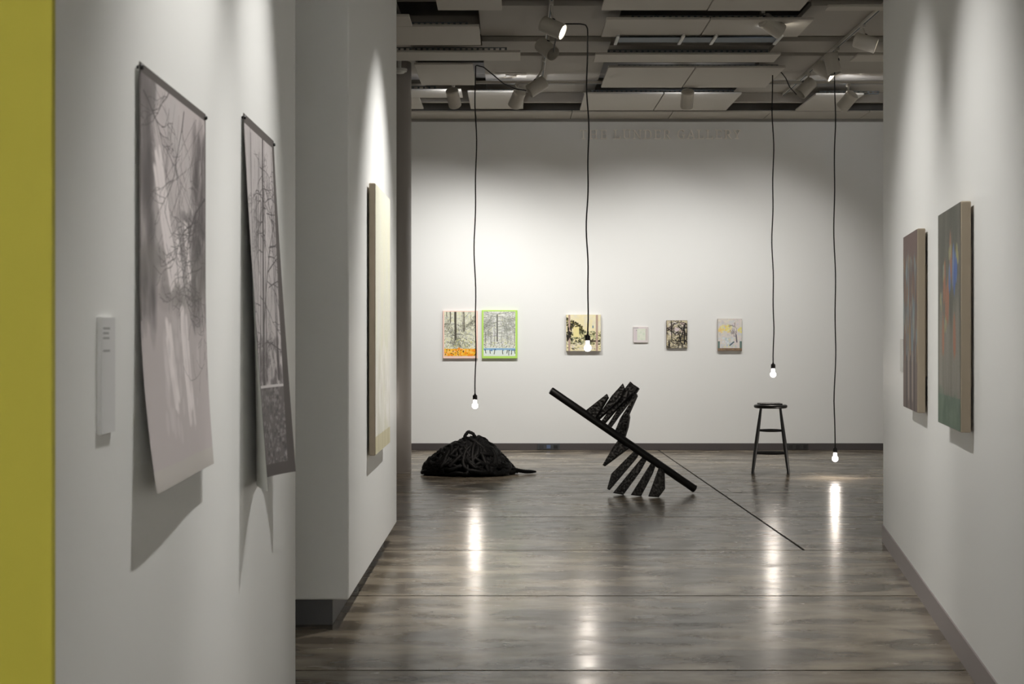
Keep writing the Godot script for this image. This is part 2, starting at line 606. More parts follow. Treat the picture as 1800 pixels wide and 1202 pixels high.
func poster(z0: float, z1: float, top: float, bottom: float, off: Callable, tex: Texture2D, label: String) -> void:
	var o := thing("photograph_print", Vector3(left_x((z0 + z1) * 0.5), 0, -(z0 + z1) * 0.5), label, "photograph", "photographs pinned to the near wall")
	var fr := MB.new()
	var bk := MB.new()
	var nu := 24
	var nv := 32
	var at := func(u: float, v: float, extra: float) -> Vector3:
		var z := lerpf(z0, z1, u)
		return Vector3(left_x(z) + off.call(u, v) + extra, lerpf(top, bottom, v), -z) - o.position
	for i in nu:
		for j in nv:
			for pair in [[fr, 0.0, 1.0], [bk, -0.0012, -1.0]]:
				var q := []
				var nn := []
				var uv := []
				for e in [[0, 0], [1, 0], [1, 1], [0, 1]]:
					var u: float = (i + e[0]) / float(nu)
					var v: float = (j + e[1]) / float(nv)
					q.append(at.call(u, v, pair[1]))
					var du: Vector3 = at.call(u + 0.01, v, 0.0) - at.call(u - 0.01, v, 0.0)
					var dv: Vector3 = at.call(u, v + 0.01, 0.0) - at.call(u, v - 0.01, 0.0)
					var no := du.cross(dv).normalized()
					nn.append((no if no.x > 0 else -no) * pair[2])
					uv.append(Vector2(u, v))
				var m: MB = pair[0]
				m.tri(q[0], q[1], q[2], nn[0], nn[1], nn[2], uv[0], uv[1], uv[2])
				m.tri(q[0], q[2], q[3], nn[0], nn[2], nn[3], uv[0], uv[2], uv[3])
	built("print", fr, print_material(tex, 0.55), o)
	built("paper_back", bk, M.paper, o).set_meta("label", "plain white back of the paper")
	for u in [0.015, 0.985]:
		var p: Vector3 = at.call(u, 0.012, 0.0)
		var mb := MB.new()
		mb.lathe([Vector2(0.0, 0.007), Vector2(0.0045, 0.0065), Vector2(0.006, 0.0035), Vector2(0.006, 0.0), Vector2(0.002, -0.012)], p, Vector3.RIGHT, 14)
		built("pin", mb, M.black, o)


func left_posters() -> void:
	var dark := Color(0.36, 0.34, 0.33)
	var pale := Color(0.80, 0.77, 0.77)
	var ink := Color(0.30, 0.28, 0.285)
	# first photograph: branches over pale water
	var p := Painter.new(256, 560, Color(0.73, 0.70, 0.70), 31)
	p.dabs(60, 0.15, 0.0, 0.75, 0.45, 0.05, 0.16, [pale, Color(0.74, 0.715, 0.715)], 0.22, 2.2)
	p.dabs(110, 0.0, 0.0, 0.18, 0.6, 0.02, 0.06, [ink, Color(0.45, 0.43, 0.43)], 0.18, 3.5)
	p.dabs(150, 0.75, 0.08, 1.0, 0.6, 0.02, 0.06, [ink, Color(0.42, 0.40, 0.40)], 0.20, 2.5)
	p.dabs(70, 0.5, 0.3, 1.0, 0.42, 0.02, 0.05, [ink, Color(0.42, 0.40, 0.40)], 0.22, 1.2)
	p.dabs(40, 0.0, 0.42, 1.0, 0.56, 0.06, 0.14, [Color(0.50, 0.48, 0.47)], 0.22, 0.7)
	for i in 46:
		p.line(p.rng.randf_range(0.15, 0.95), p.rng.randf_range(0.03, 0.2), p.rng.randf_range(0.2, 0.9), p.rng.randf_range(0.2, 0.46), 0.006, ink if i % 3 else pale, 0.22)
	for s in [[0.22, 0.20, 0.44, 0.50, 0.10], [0.50, 0.38, 0.56, 0.48, 0.05], [0.62, 0.36, 0.68, 0.47, 0.05], [0.36, 0.62, 0.44, 0.80, 0.08], [0.58, 0.58, 0.66, 0.84, 0.09]]:
		for k in 9:
			var j := p.rng.randf_range(-s[4], s[4]) * 0.5
			p.line(s[0] + j, s[1] + p.rng.randf_range(-0.03, 0.03), s[2] + j, s[3] + p.rng.randf_range(-0.03, 0.03), 0.035, Color(0.92, 0.89, 0.89), 0.24)
	p.dabs(60, 0.25, 0.58, 0.85, 0.9, 0.01, 0.04, [Color(0.86, 0.83, 0.83), Color(0.75, 0.72, 0.72)], 0.35, 3.0)
	p.branch(1.0, 0.24, 2.6, 0.7, 0.016, ink, 3, -0.05, 0.6)
	p.branch(0.62, 0.04, 1.9, 0.7, 0.010, ink, 2, 0.0, 0.5)
	p.branch(0.95, 0.1, 1.75, 0.9, 0.012, ink, 3, 0.0, 0.5)
	p.branch(0.05, 0.06, 0.5, 0.4, 0.010, ink, 2, 0.0, 0.6)
	p.branch(0.42, 0.0, 2.2, 0.55, 0.008, ink, 2, 0.0, 0.5)
	p.rect(0, 0, 1, 0.022, dark)
	p.rect(0, 0, 0.018, 0.6, dark)
	p.rect(0.985, 0, 1, 0.5, dark)
	p.rect(0, 0.95, 1, 1, Color(0.74, 0.72, 0.70))
	poster(3.154, 3.914, 2.036, 1.112, func(u: float, v: float) -> float: return 0.008 + (0.030 + 0.008 * cos(u * 3.0)) * pow(clampf((v - 0.45) / 0.55, 0.0, 1.0), 2.0) + 0.004 * sin(PI * v) * sin(PI * u), p.texture(), "photograph of dark branches over pale water pinned beside the white text panel")
	# second photograph: bare trees over a meadow
	p = Painter.new(256, 640, Color(0.76, 0.735, 0.735), 57)
	p.dabs(70, 0.0, 0.0, 1.0, 0.65, 0.04, 0.14, [Color(0.80, 0.78, 0.78), Color(0.66, 0.64, 0.64)], 0.2, 2.5)
	for i in 24:
		var x := p.rng.randf_range(0.05, 0.98)
		p.line(x, p.rng.randf_range(0.0, 0.3), x + p.rng.randf_range(-0.04, 0.04), 0.72, p.rng.randf_range(0.004, 0.014), ink, 0.35)
	p.branch(0.62, 0.72, -1.57, 1.2, 0.02, ink, 3, 0.0, 0.6)
	p.line(0.60, 0.0, 0.62, 0.74, 0.035, ink, 0.85)
	for i in 26:
		p.branch(p.rng.randf_range(0.5, 0.8), p.rng.randf_range(0.1, 0.62), p.rng.randf_range(-0.5, 0.5) + (PI if i % 2 else 0.0), p.rng.randf_range(0.3, 0.6), 0.008, ink, 2, 0.16, 0.55)
	p.dabs(120, 0.05, 0.6, 0.98, 0.74, 0.01, 0.04, [ink, Color(0.42, 0.40, 0.40)], 0.35, 2.0)
	p.rect(0, 0.735, 1, 0.97, Color(0.44, 0.42, 0.42))
	p.dabs(900, 0.0, 0.74, 1.0, 0.97, 0.006, 0.02, [Color(0.30, 0.29, 0.29), Color(0.58, 0.56, 0.56), Color(0.66, 0.64, 0.64), Color(0.36, 0.35, 0.35)], 0.5, 1.2)
	p.rect(0, 0.733, 1, 0.742, Color(0.82, 0.80, 0.80))
	p.rect(0, 0, 1, 0.026, dark)
	p.rect(0, 0, 0.02, 1, dark)
	p.rect(0.93, 0, 1, 1, dark)
	p.rect(0, 0.965, 1, 1, dark)
	poster(4.545, 5.214, 2.136, 0.972, func(u: float, v: float) -> float: return 0.006 + 0.078 * pow(absf(2.0 * u - 1.0), 2.0) * pow(maxf(v, 0.0), 1.15), p.texture(), "photograph of bare trees over a meadow with its paper edges curling off the wall")
	# wall text beside them
	p = Painter.new(96, 192, Color(0.84, 0.84, 0.84), 2)
	for k in [[0.10, 0.50], [0.14, 0.42], [0.18, 0.46], [0.29, 0.5]]:
		p.rect(0.12, k[0] - 0.008, 0.12 + k[1], k[0] + 0.008, Color(0.45, 0.45, 0.45), 0.7)
	var z0 := 2.838
	var z1 := 2.945
	var w := thing("text_panel", Vector3(left_x(2.89), 0, -2.89), "narrow white text panel mounted between yellow wall end and the branches photograph", "sign")
	var d := Vector3(0.008, 0, 0)
	var a := Vector3(left_x(z0), 1.486, -z0) - w.position
	var b := Vector3(left_x(z1), 1.486, -z1) - w.position
	var down := Vector3(0, -0.226, 0)
	var mb := MB.new()
	mb.prism([a + d, b + d, b + d + down, a + d + down], -d)
	built("board", mb, mat(Color(0.80, 0.80, 0.80), 0.6), w)
	mb = MB.new()
	var e := Vector3(0.0006, 0, 0)
	mb.quad(a + d + e, b + d + e, b + d + e + down, a + d + e + down, Vector3.RIGHT)
	built("printed_face", mb, print_material(p.texture()), w)


# a stretched canvas: at the middle of its back, facing out along nrm, width along side
func canvas(called: String, mid: Vector3, side: Vector3, nrm: Vector3, size: Vector2, thick: float, tex: Texture2D, edge: Material, label: String, group := "", rough := 0.6, category := "painting") -> Node3D:
	var o := thing(called, mid, label, category, group)
	var b := Basis(side, Vector3.UP, nrm)
	var mb := MB.new()
	mb.box(nrm * (thick * 0.5), Vector3(size.x, size.y, thick), 0.004, b)
	var body := built("stretcher", mb, edge, o)
	mb = MB.new()
	var h := size * 0.5 - Vector2(0.003, 0.003)
	var f := nrm * (thick + 0.001)
	mb.quad(f - side * h.x + Vector3.UP * h.y, f + side * h.x + Vector3.UP * h.y, f + side * h.x - Vector3.UP * h.y, f - side * h.x - Vector3.UP * h.y, nrm)
	built("painted_canvas", mb, print_material(tex, rough), body)
	return o


func wall_paintings() -> void:
	# pale canvas on the middle left wall
	var p := Painter.new(192, 288, Color(0.88, 0.875, 0.835), 71)
	p.dabs(120, 0.0, 0.0, 1.0, 0.9, 0.05, 0.2, [Color(0.90, 0.895, 0.85), Color(0.86, 0.855, 0.79), Color(0.87, 0.87, 0.85), Color(0.88, 0.87, 0.76)], 0.25, 2.5)
	p.dabs(90, 0.0, 0.62, 1.0, 0.93, 0.03, 0.1, [Color(0.95, 0.94, 0.93), Color(0.84, 0.83, 0.78)], 0.3, 1.5)
	p.rect(0, 0.935, 1, 1, Color(0.80, 0.775, 0.65))
	for x in [0.2, 0.45, 0.62, 0.85]:
		p.line(x, 0.935, x, 1.0, 0.02, Color(0.72, 0.69, 0.57))
	p.grain(0.02)
	canvas("tall_painting", Vector3(-0.8035, 1.542, -8.80), Vector3(0, 0, -1), Vector3(1, 0, 0), Vector2(1.0, 1.53), 0.036, p.texture(), M.linen, "pale cream painting with raw linen sides on the wall above a recessed plinth")
	# two dark canvases on the right wall
	var nrm := -Vector3(1, 0, 0.159).normalized()
	var side := Vector3(nrm.z, 0, -nrm.x)
	for k in 2:
		var z0: float = [6.25, 7.85][k]
		var z1: float = [6.99, 8.55][k]
		var zm := (z0 + z1) * 0.5
		if k == 0:
			p = Painter.new(192, 256, Color(0.385, 0.385, 0.355), 81)
			p.dabs(160, 0.0, 0.0, 1.0, 0.85, 0.06, 0.16, [Color(0.34, 0.345, 0.315), Color(0.42, 0.42, 0.385), Color(0.46, 0.445, 0.415), Color(0.37, 0.365, 0.33)], 0.35, 2.5)
			p.dabs(60, 0.1, 0.55, 0.95, 0.86, 0.05, 0.12, [Color(0.56, 0.54, 0.50), Color(0.47, 0.46, 0.42)], 0.35, 4.0)
			for d in [[0.30, 0.30], [0.38, 0.42], [0.47, 0.40], [0.58, 0.20], [0.75, 0.56], [0.24, 0.56]]:
				p.dabs(9, d[0] - 0.03, d[1] - 0.02, d[0] + 0.03, d[1] + 0.06, 0.025, 0.05, [Color(0.66, 0.42, 0.32), Color(0.60, 0.44, 0.36)], 0.7, 3.0)
			for d in [[0.55, 0.30], [0.70, 0.24], [0.74, 0.29], [0.82, 0.26]]:
				p.dabs(7, d[0] - 0.03, d[1] - 0.02, d[0] + 0.03, d[1] + 0.06, 0.02, 0.045, [Color(0.30, 0.40, 0.64), Color(0.46, 0.52, 0.64)], 0.75, 2.5)
			for d in [[0.56, 0.18], [0.15, 0.40], [0.86, 0.22], [0.36, 0.52], [0.3, 0.27]]:
				p.dabs(7, d[0] - 0.05, d[1] - 0.02, d[0] + 0.05, d[1] + 0.04, 0.015, 0.03, [Color(0.62, 0.59, 0.40), Color(0.55, 0.60, 0.55)], 0.75, 1.8)
			p.rect(0, 0.86, 1, 1, Color(0.38, 0.44, 0.39))
			p.dabs(60, 0.0, 0.87, 1.0, 1.0, 0.05, 0.12, [Color(0.31, 0.39, 0.33), Color(0.42, 0.49, 0.42)], 0.35)
		else:
			p = Painter.new(192, 256, Color(0.39, 0.33, 0.31), 83)
			p.dabs(330, 0.0, 0.08, 1.0, 0.73, 0.025, 0.06, [Color(0.36, 0.29, 0.27), Color(0.52, 0.38, 0.28), Color(0.42, 0.48, 0.51), Color(0.50, 0.55, 0.56), Color(0.54, 0.45, 0.32), Color(0.35, 0.31, 0.30), Color(0.38, 0.36, 0.36)], 0.7, 2.6)
			p.dabs(40, 0.0, 0.0, 1.0, 0.1, 0.06, 0.12, [Color(0.40, 0.33, 0.31)], 0.6)
			p.rect(0, 0.73, 1, 1, Color(0.40, 0.35, 0.33))
			for x in [0.25, 0.55, 0.8]:
				p.line(x, 0.73, x + 0.02, 1.0, 0.11, Color(0.29, 0.25, 0.24), 0.5)
			for x in [0.4, 0.68]:
				p.line(x, 0.70, x, 0.92, 0.10, Color(0.54, 0.49, 0.46), 0.35)
		p.grain(0.025)
		var mid := Vector3(right_x(zm), 1.53, -zm) + nrm * 0.012
		var o := canvas("abstract_painting", mid, side, nrm, Vector2((z1 - z0) * 1.012, 0.98), 0.042, p.texture(), M.linen, ["grey-green abstract painting with orange and blue drips on the angled wall", "reddish brown abstract painting with pale blue drips on the angled wall"][k], "abstract paintings on the angled wall")
		for s in [-0.3, 0.3]:
			var mb := MB.new()
			mb.box(side * s - nrm * 0.0055 , Vector3(0.02, 0.6, 0.012), 0.001, Basis(side, Vector3.UP, nrm))
			built("hanging_cleat", mb, M.linen, o)
	# small label beyond them
	var zl := 9.14
	var lb := thing("wall_label", Vector3(right_x(zl), 1.33, -zl), "small white label on the angled wall beside the reddish brown painting", "sign")
	var mb2 := MB.new()
	mb2.box(nrm * 0.004, Vector3(0.11, 0.20, 0.008), 0.001, Basis(side, Vector3.UP, nrm))
	built("board", mb2, M.paper, lb)


func far_paintings() -> void:
	var s := F / BACK
	var hang := func(called: String, x0: float, y0: float, x1: float, y1: float, thick: float, p: Painter, edge: Color, label: String) -> void:
		var zz := BACK
		var c := pt((x0 + x1) * 0.5, (y0 + y1) * 0.5, zz)
		canvas(called, c, Vector3.RIGHT, Vector3(0, 0, 1), Vector2((x1 - x0) / s, (y1 - y0) / s), thick, p.texture(), mat(edge, 0.7), label, "small paintings on the far wall")
	var ink := Color(0.34, 0.34, 0.30)
	var w := Color(0.90, 0.90, 0.84)
	# pink-edged forest
	var p := Painter.new(160, 220, Color(0.84, 0.84, 0.76), 101)
	p.dabs(420, 0.04, 0.02, 0.96, 0.80, 0.01, 0.04, [w, Color(0.76, 0.77, 0.70), Color(0.86, 0.86, 0.70), Color(0.92, 0.92, 0.90), Color(0.70, 0.71, 0.68)], 0.6)
	for t in [[0.10, 0.02, 0.018], [0.21, 0.14, 0.03], [0.56, 0.3, 0.012], [0.60, 0.32, 0.035], [0.80, 0.2, 0.01]]:
		p.line(t[0], 0.02, t[0] + 0.005, t[1] + 0.1, t[2], Color(0.42, 0.40, 0.36))
	p.line(0.355, 0.02, 0.36, 0.60, 0.06, Color(0.30, 0.28, 0.24))
	for i in 22:
		p.branch(p.rng.randf_range(0.05, 0.9), p.rng.randf_range(0.1, 0.7), p.rng.randf_range(-1.0, 0.6) + (PI if i % 2 else 0.0), 0.35, 0.010, ink, 2, 0.06, 0.55)
	p.dabs(240, 0.04, 0.58, 0.96, 0.80, 0.006, 0.02, [Color(0.45, 0.46, 0.42), Color(0.85, 0.84, 0.52), Color(0.62, 0.66, 0.50), Color(0.90, 0.90, 0.86)], 0.8)
	p.rect(0.03, 0.80, 0.97, 0.95, Color(0.97, 0.70, 0.16))
	p.dabs(70, 0.05, 0.80, 0.95, 0.95, 0.01, 0.05, [Color(0.98, 0.82, 0.36), Color(0.96, 0.55, 0.12), Color(0.98, 0.78, 0.50)], 0.8)
	p.dabs(32, 0.06, 0.81, 0.94, 0.94, 0.006, 0.022, [Color(0.30, 0.24, 0.12)], 0.85)
	for r in [[0, 0, 0.04, 1], [0.96, 0, 1, 1], [0, 0, 1, 0.02], [0, 0.955, 1, 1]]:
		p.rect(r[0], r[1], r[2], r[3], Color(0.95, 0.82, 0.77))
	hang.call("small_painting", 778.5, 546, 840, 630, 0.03, p, Color(0.93, 0.80, 0.75), "pink-edged painting of a pale forest over an orange band")
	# lime-edged tree
	p = Painter.new(160, 220, Color(0.86, 0.87, 0.84), 103)
	p.dabs(380, 0.04, 0.02, 0.96, 0.78, 0.01, 0.04, [Color(0.91, 0.92, 0.90), Color(0.80, 0.81, 0.78), Color(0.88, 0.88, 0.76), Color(0.88, 0.87, 0.90)], 0.6)
	p.line(0.43, 0.1, 0.43, 0.64, 0.035, Color(0.40, 0.40, 0.38), 0.8)
	for x in [0.1, 0.25, 0.36, 0.56, 0.92]:
		p.line(x, 0.45, x, 0.74, 0.014, Color(0.45, 0.45, 0.42), 0.7)
	for i in 40:
		var y := p.rng.randf_range(0.05, 0.55)
		p.branch(0.43, y, p.rng.randf_range(-0.4, 0.25) + (PI if i % 2 else 0.0), 0.45, 0.010, Color(0.48, 0.49, 0.46), 2, 0.08, 0.4)
	p.dabs(200, 0.04, 0.66, 0.96, 0.79, 0.006, 0.018, [Color(0.45, 0.46, 0.42), Color(0.80, 0.82, 0.60), Color(0.90, 0.90, 0.86)], 0.8)
	p.rect(0.03, 0.79, 0.97, 0.95, Color(0.88, 0.92, 0.90))
	p.rect(0.03, 0.795, 0.97, 0.83, Color(0.42, 0.62, 0.80), 0.8)
	p.dabs(26, 0.06, 0.80, 0.94, 0.84, 0.01, 0.035, [Color(0.20, 0.36, 0.60), Color(0.55, 0.72, 0.86)], 0.9, 0.7)
	for x in [0.09, 0.22, 0.36, 0.58, 0.72, 0.76, 0.84, 0.92]:
		p.line(x, 0.83, x + p.rng.randf_range(-0.02, 0.02), p.rng.randf_range(0.88, 0.94), 0.018, Color(0.30, 0.33, 0.28))
	for r in [[0, 0, 0.045, 1], [0.955, 0, 1, 1], [0, 0, 1, 0.025], [0, 0.955, 1, 1]]:
		p.rect(r[0], r[1], r[2], r[3], Color(0.72, 0.88, 0.42))
	hang.call("small_painting", 847, 545, 909.5, 630, 0.03, p, Color(0.68, 0.86, 0.36), "lime-green-edged painting of a pale tree over a blue band")
	# yellow-skied garden
	p = Painter.new(160, 160, Color(0.91, 0.87, 0.70), 107)
	p.dabs(60, 0.1, 0.0, 1.0, 0.4, 0.03, 0.1, [Color(0.93, 0.90, 0.76), Color(0.88, 0.86, 0.80)], 0.4)
	for i in 170:
		var x := p.rng.randf_range(0.0, 0.5)
		p.dab(x, 0.14 + x * 0.5 + p.rng.randf_range(-0.08, 0.14), p.rng.randf_range(0.01, 0.035), p.rng.randf_range(0.01, 0.04), [Color(0.10, 0.10, 0.06), Color(0.20, 0.20, 0.10), Color(0.45, 0.42, 0.22)][i % 3], 0.85)
	p.dabs(260, 0.0, 0.46, 1.0, 0.8, 0.01, 0.04, [Color(0.30, 0.31, 0.18), Color(0.56, 0.58, 0.36), Color(0.16, 0.15, 0.10), Color(0.74, 0.74, 0.60), Color(0.42, 0.44, 0.34)], 0.75)
	p.rect(0.2, 0.34, 0.37, 0.62, Color(0.91, 0.87, 0.62))
	p.dabs(140, 0.0, 0.74, 1.0, 1.0, 0.01, 0.05, [Color(0.90, 0.88, 0.80), Color(0.80, 0.76, 0.70), Color(0.35, 0.33, 0.27), Color(0.66, 0.66, 0.46), Color(0.84, 0.80, 0.79)], 0.8, 0.5)
	p.rect(0.6, 0.70, 0.98, 0.76, Color(0.22, 0.18, 0.15), 0.8)
	for x in [0.08, 0.885]:
		p.line(x, 0.02, x, 0.98, 0.055, Color(0.70, 0.60, 0.55))
	p.dabs(40, 0.0, 0.35, 0.16, 0.7, 0.01, 0.03, [Color(0.10, 0.09, 0.07)], 0.8, 2.0)
	p.dab(0.77, 0.33, 0.02, 0.05, Color(0.35, 0.50, 0.60))
	hang.call("small_painting", 995, 553, 1056, 617, 0.045, p, Color(0.78, 0.74, 0.68), "square painting of a dark garden under a yellow sky hung behind a bulb")
	# tiny pale sheet
	p = Painter.new(96, 100, Color(0.86, 0.83, 0.83), 109)
	p.rect(0.0, 0.02, 0.35, 0.14, Color(0.70, 0.69, 0.70), 0.6)
	p.rect(0.05, 0.2, 0.25, 0.9, Color(0.83, 0.79, 0.80))
	p.rect(0.26, 0.12, 0.84, 0.86, Color(0.86, 0.88, 0.82))
	p.dabs(40, 0.3, 0.2, 0.8, 0.8, 0.02, 0.1, [Color(0.88, 0.90, 0.84), Color(0.80, 0.85, 0.78), Color(0.89, 0.89, 0.86)], 0.5)
	p.rect(0.84, 0.1, 0.96, 0.9, Color(0.80, 0.77, 0.76))
	p.dab(0.2, 0.22, 0.03, 0.03, Color(0.45, 0.45, 0.46))
	hang.call("small_painting", 1113, 574, 1139, 602, 0.02, p, Color(0.84, 0.80, 0.79), "tiny pale pink and green picture on the far wall")
	# black branches
	p = Painter.new(128, 176, Color(0.78, 0.74, 0.62), 113)
	p.dabs(60, 0.1, 0.05, 0.9, 0.5, 0.04, 0.1, [Color(0.85, 0.76, 0.76), Color(0.88, 0.86, 0.86), Color(0.82, 0.80, 0.74)], 0.7)
	p.dabs(80, 0.0, 0.5, 1.0, 1.0, 0.03, 0.09, [Color(0.80, 0.74, 0.56), Color(0.70, 0.66, 0.56), Color(0.86, 0.84, 0.78)], 0.7, 0.6)
	for i in 26:
		p.branch(p.rng.randf(), p.rng.randf(), p.rng.randf_range(0, TAU), 0.5, 0.035, Color(0.16, 0.14, 0.12), 2, 0.05, 0.85)
	p.line(0.85, 0.15, 0.86, 0.85, 0.06, Color(0.11, 0.10, 0.08))
	p.line(0.22, 0.0, 0.25, 0.7, 0.04, Color(0.11, 0.10, 0.08))
	p.line(0.55, 1.0, 0.9, 0.1, 0.04, Color(0.11, 0.10, 0.08))
	p.dab(0.5, 0.32, 0.16, 0.08, Color(0.86, 0.80, 0.82), 0.85)
	p.dabs(60, 0.0, 0.78, 1.0, 1.0, 0.02, 0.05, [Color(0.22, 0.20, 0.18), Color(0.75, 0.72, 0.66)], 0.7, 0.5)
	hang.call("small_painting", 1171, 563, 1208, 612, 0.03, p, Color(0.40, 0.34, 0.30), "small dense painting of black branches against a pink sky")
	# pastel tree
	p = Painter.new(128, 176, Color(0.85, 0.83, 0.80), 127)
	p.dabs(260, 0.0, 0.0, 1.0, 0.9, 0.02, 0.07, [Color(0.86, 0.80, 0.82), Color(0.80, 0.82, 0.84), Color(0.88, 0.86, 0.80), Color(0.86, 0.82, 0.78), Color(0.78, 0.77, 0.78)], 0.6)
	p.dabs(60, 0.05, 0.2, 0.55, 0.42, 0.02, 0.07, [Color(0.93, 0.86, 0.46), Color(0.92, 0.80, 0.52), Color(0.90, 0.88, 0.66)], 0.7)
	p.dabs(16, 0.85, 0.25, 1.0, 0.42, 0.02, 0.05, [Color(0.90, 0.86, 0.46)], 0.7)
	p.dabs(50, 0.15, 0.6, 0.75, 0.88, 0.02, 0.06, [Color(0.70, 0.78, 0.84), Color(0.86, 0.88, 0.90), Color(0.84, 0.84, 0.70)], 0.7)
	p.branch(0.78, 0.72, -1.6, 0.6, 0.03, Color(0.52, 0.48, 0.48), 3, 0.0, 0.5)
	p.line(0.79, 0.72, 0.76, 0.5, 0.05, Color(0.42, 0.40, 0.44), 0.8)
	p.line(0.5, 0.82, 0.66, 0.72, 0.05, Color(0.35, 0.42, 0.48))
	p.rect(0.0, 0.70, 0.08, 0.95, Color(0.30, 0.42, 0.40), 0.8)
	p.rect(0.92, 0.70, 1.0, 0.95, Color(0.30, 0.42, 0.40), 0.8)
	p.rect(0, 0.92, 1, 1, Color(0.52, 0.43, 0.34))
	p.dabs(30, 0.0, 0.92, 1.0, 1.0, 0.02, 0.05, [Color(0.42, 0.38, 0.34), Color(0.64, 0.54, 0.42)], 0.7, 0.5)
	hang.call("small_painting", 1261, 560, 1303.5, 617, 0.035, p, Color(0.72, 0.68, 0.64), "pastel painting of a tree with yellow light and a brown lower edge")


func lettering() -> void:
	var sign := thing("wall_sign", Vector3(0, 0, -BACK), "raised capital letters reading THE LUNDER GALLERY high on the far wall", "sign")
	var font := SystemFont.new()
	font.font_names = PackedStringArray(["Droid Serif"])
	var m := mat(Color(0.97, 0.955, 0.93), 0.5)
	var text := "THE LUNDER GALLERY"
	var x0 := pt(1019, 0, BACK).x
	var x1 := pt(1302, 0, BACK).x
	var adv := []
	var total := 0.0
	for ch in text:
		var a := font.get_string_size(ch, HORIZONTAL_ALIGNMENT_LEFT, -1, 64).x + 6.0
		adv.append(a)
		total += a
	var scale := (x1 - x0) / (total - 6.0)
	var x := x0
	var base := pt(0, 244.5, BACK).y
	for i in text.length():
		if text[i] != " ":
			var t := TextMesh.new()
			t.font = font
			t.text = text[i]
			t.font_size = 64
			t.pixel_size = scale
			t.depth = 0.032
			t.horizontal_alignment = HORIZONTAL_ALIGNMENT_CENTER
			t.vertical_alignment = VERTICAL_ALIGNMENT_BOTTOM
			var o := part("letter", t, m, sign)
			o.position = Vector3(x + (adv[i] - 6.0) * scale * 0.5, base - font.get_descent(64) * scale, 0.016)
		x += adv[i] * scale


# ---------------------------------------------------------------- lights

# one track head: a can pointing along d, hung from mount; lit 0 = no lamp in it
func track_head(at: Vector3, d: Vector3, mount: Vector3, energy: float, half_angle: float, added_glow: float, label: String, aim := Vector3.ZERO, lens_glow := true) -> Node3D:
	d = d.normalized()
	var o := thing("track_spotlight", at, label, "spotlight", "spotlights under the ceiling")
	var L := 0.105
	var R := 0.071
	var mb := MB.new()
	mb.lathe([Vector2(R * 0.9, L - 0.004), Vector2(R * 0.95, L), Vector2(R, L - 0.004), Vector2(R, L * 0.3)], Vector3.ZERO, d, 32)
	mb.lathe([Vector2(R * 0.9, L - 0.004), Vector2(R * 0.9, L * (0.3 if energy > 0.0 else -0.68))], Vector3.ZERO, d, 32)
	var can := built("can", mb, M.can, o)
	mb = MB.new()
	mb.lathe([Vector2(0.0, -L - 0.008), Vector2(R * 0.80, -L), Vector2(R * 0.98, -L + 0.01), Vector2(R, -L + 0.022), Vector2(R, -L * 0.70), Vector2(R * 0.8, -L * 0.70)], Vector3.ZERO, d, 32)
	built("back_cap", mb, M.can, o)
	mb = MB.new()
	var bx := d.cross(Vector3.UP if absf(d.y) < 0.9 else Vector3.RIGHT).normalized()
	var bz := d.cross(bx)
	for k in 32:
		var r0 := bx * cos(TAU * k / 32.0) + bz * sin(TAU * k / 32.0)
		var r1 := bx * cos(TAU * (k + 1) / 32.0) + bz * sin(TAU * (k + 1) / 32.0)
		if added_glow <= 0.0 or minf(r0.z, r1.z) > -0.30 or maxf(r0.y, r1.y) < 0.0:  # can wall left open at the upper rear to let the added glow out
			mb.quad(r0 * R + d * L * 0.3, r1 * R + d * L * 0.3, r1 * R - d * L * 0.74, r0 * R - d * L * 0.74, (r0 + r1).normalized())
	built("can_side", mb, M.can, o)
	mb = MB.new()
	mb.lathe([Vector2(0.0, 0.0), Vector2(R * 0.89, 0.0), Vector2(R * 0.89, 0.012), Vector2(0.0, 0.012)], d * (L * (0.62 if energy > 0.0 else -0.68)), d, 28)
	built("lamp_face", mb, M.lamp_face if energy > 0.0 else M.can, can)
	mb = MB.new()
	var m := mount - at
	var join := -d * 0.02 + (Vector3.UP - d * d.y).normalized() * (R * 0.9)
	mb.tube([m, Vector3(m.x, lerpf(m.y, join.y, 0.45), m.z), join], [0.011], 10)
	var stem := built("stem", mb, M.can, o)
	mb = MB.new()
	mb.box(m + Vector3(0, -0.012, 0), Vector3(0.035, 0.03, 0.09), 0.004)
	built("track_adapter", mb, M.can, stem)
	mb = MB.new()
	mb.lathe([Vector2(0.0, 0.016), Vector2(0.014, 0.014), Vector2(0.016, 0.0)], join, (Vector3.UP - d * d.y).normalized(), 14)
	built("tilt_knob", mb, M.socket, stem)
	if energy > 0.0:
		spot(o, "lamp", d * (L * 0.62 + 0.016), d if aim == Vector3.ZERO else aim - at, energy, half_angle, 0.03)
	if added_glow > 0.0:
		var l := OmniLight3D.new()  # added light inside the can, brightens the ceiling panels near it
		l.name = "added_panel_light"
		o.add_child(l)
		l.position = -d * (L * 0.2)
		l.light_color = Color(0.93, 0.95, 1.0)
		l.light_energy = added_glow
		l.omni_range = 20.0
		l.omni_attenuation = 2.0
		l.light_size = 0.01
		l.shadow_enabled = true
	return o


func track(a: Vector3, b: Vector3, label: String) -> void:
	var o := thing("lighting_track", (a + b) * 0.5, label, "track", "lighting tracks on the ceiling")
	var d := (b - a)
	var s := Vector3(0.034, 0.032, d.length()) if absf(d.z) > absf(d.x) else Vector3(d.length(), 0.032, 0.034)
	var mb := MB.new()
	mb.box(Vector3(0, 0.016, 0), s, 0.003)
	built("rail", mb, M.can, o)
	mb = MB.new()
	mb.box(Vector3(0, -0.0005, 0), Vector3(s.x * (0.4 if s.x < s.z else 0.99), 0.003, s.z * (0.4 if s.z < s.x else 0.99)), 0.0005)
	built("groove_strip", mb, M.metal, o)  # shade of the groove given by a darker flat strip


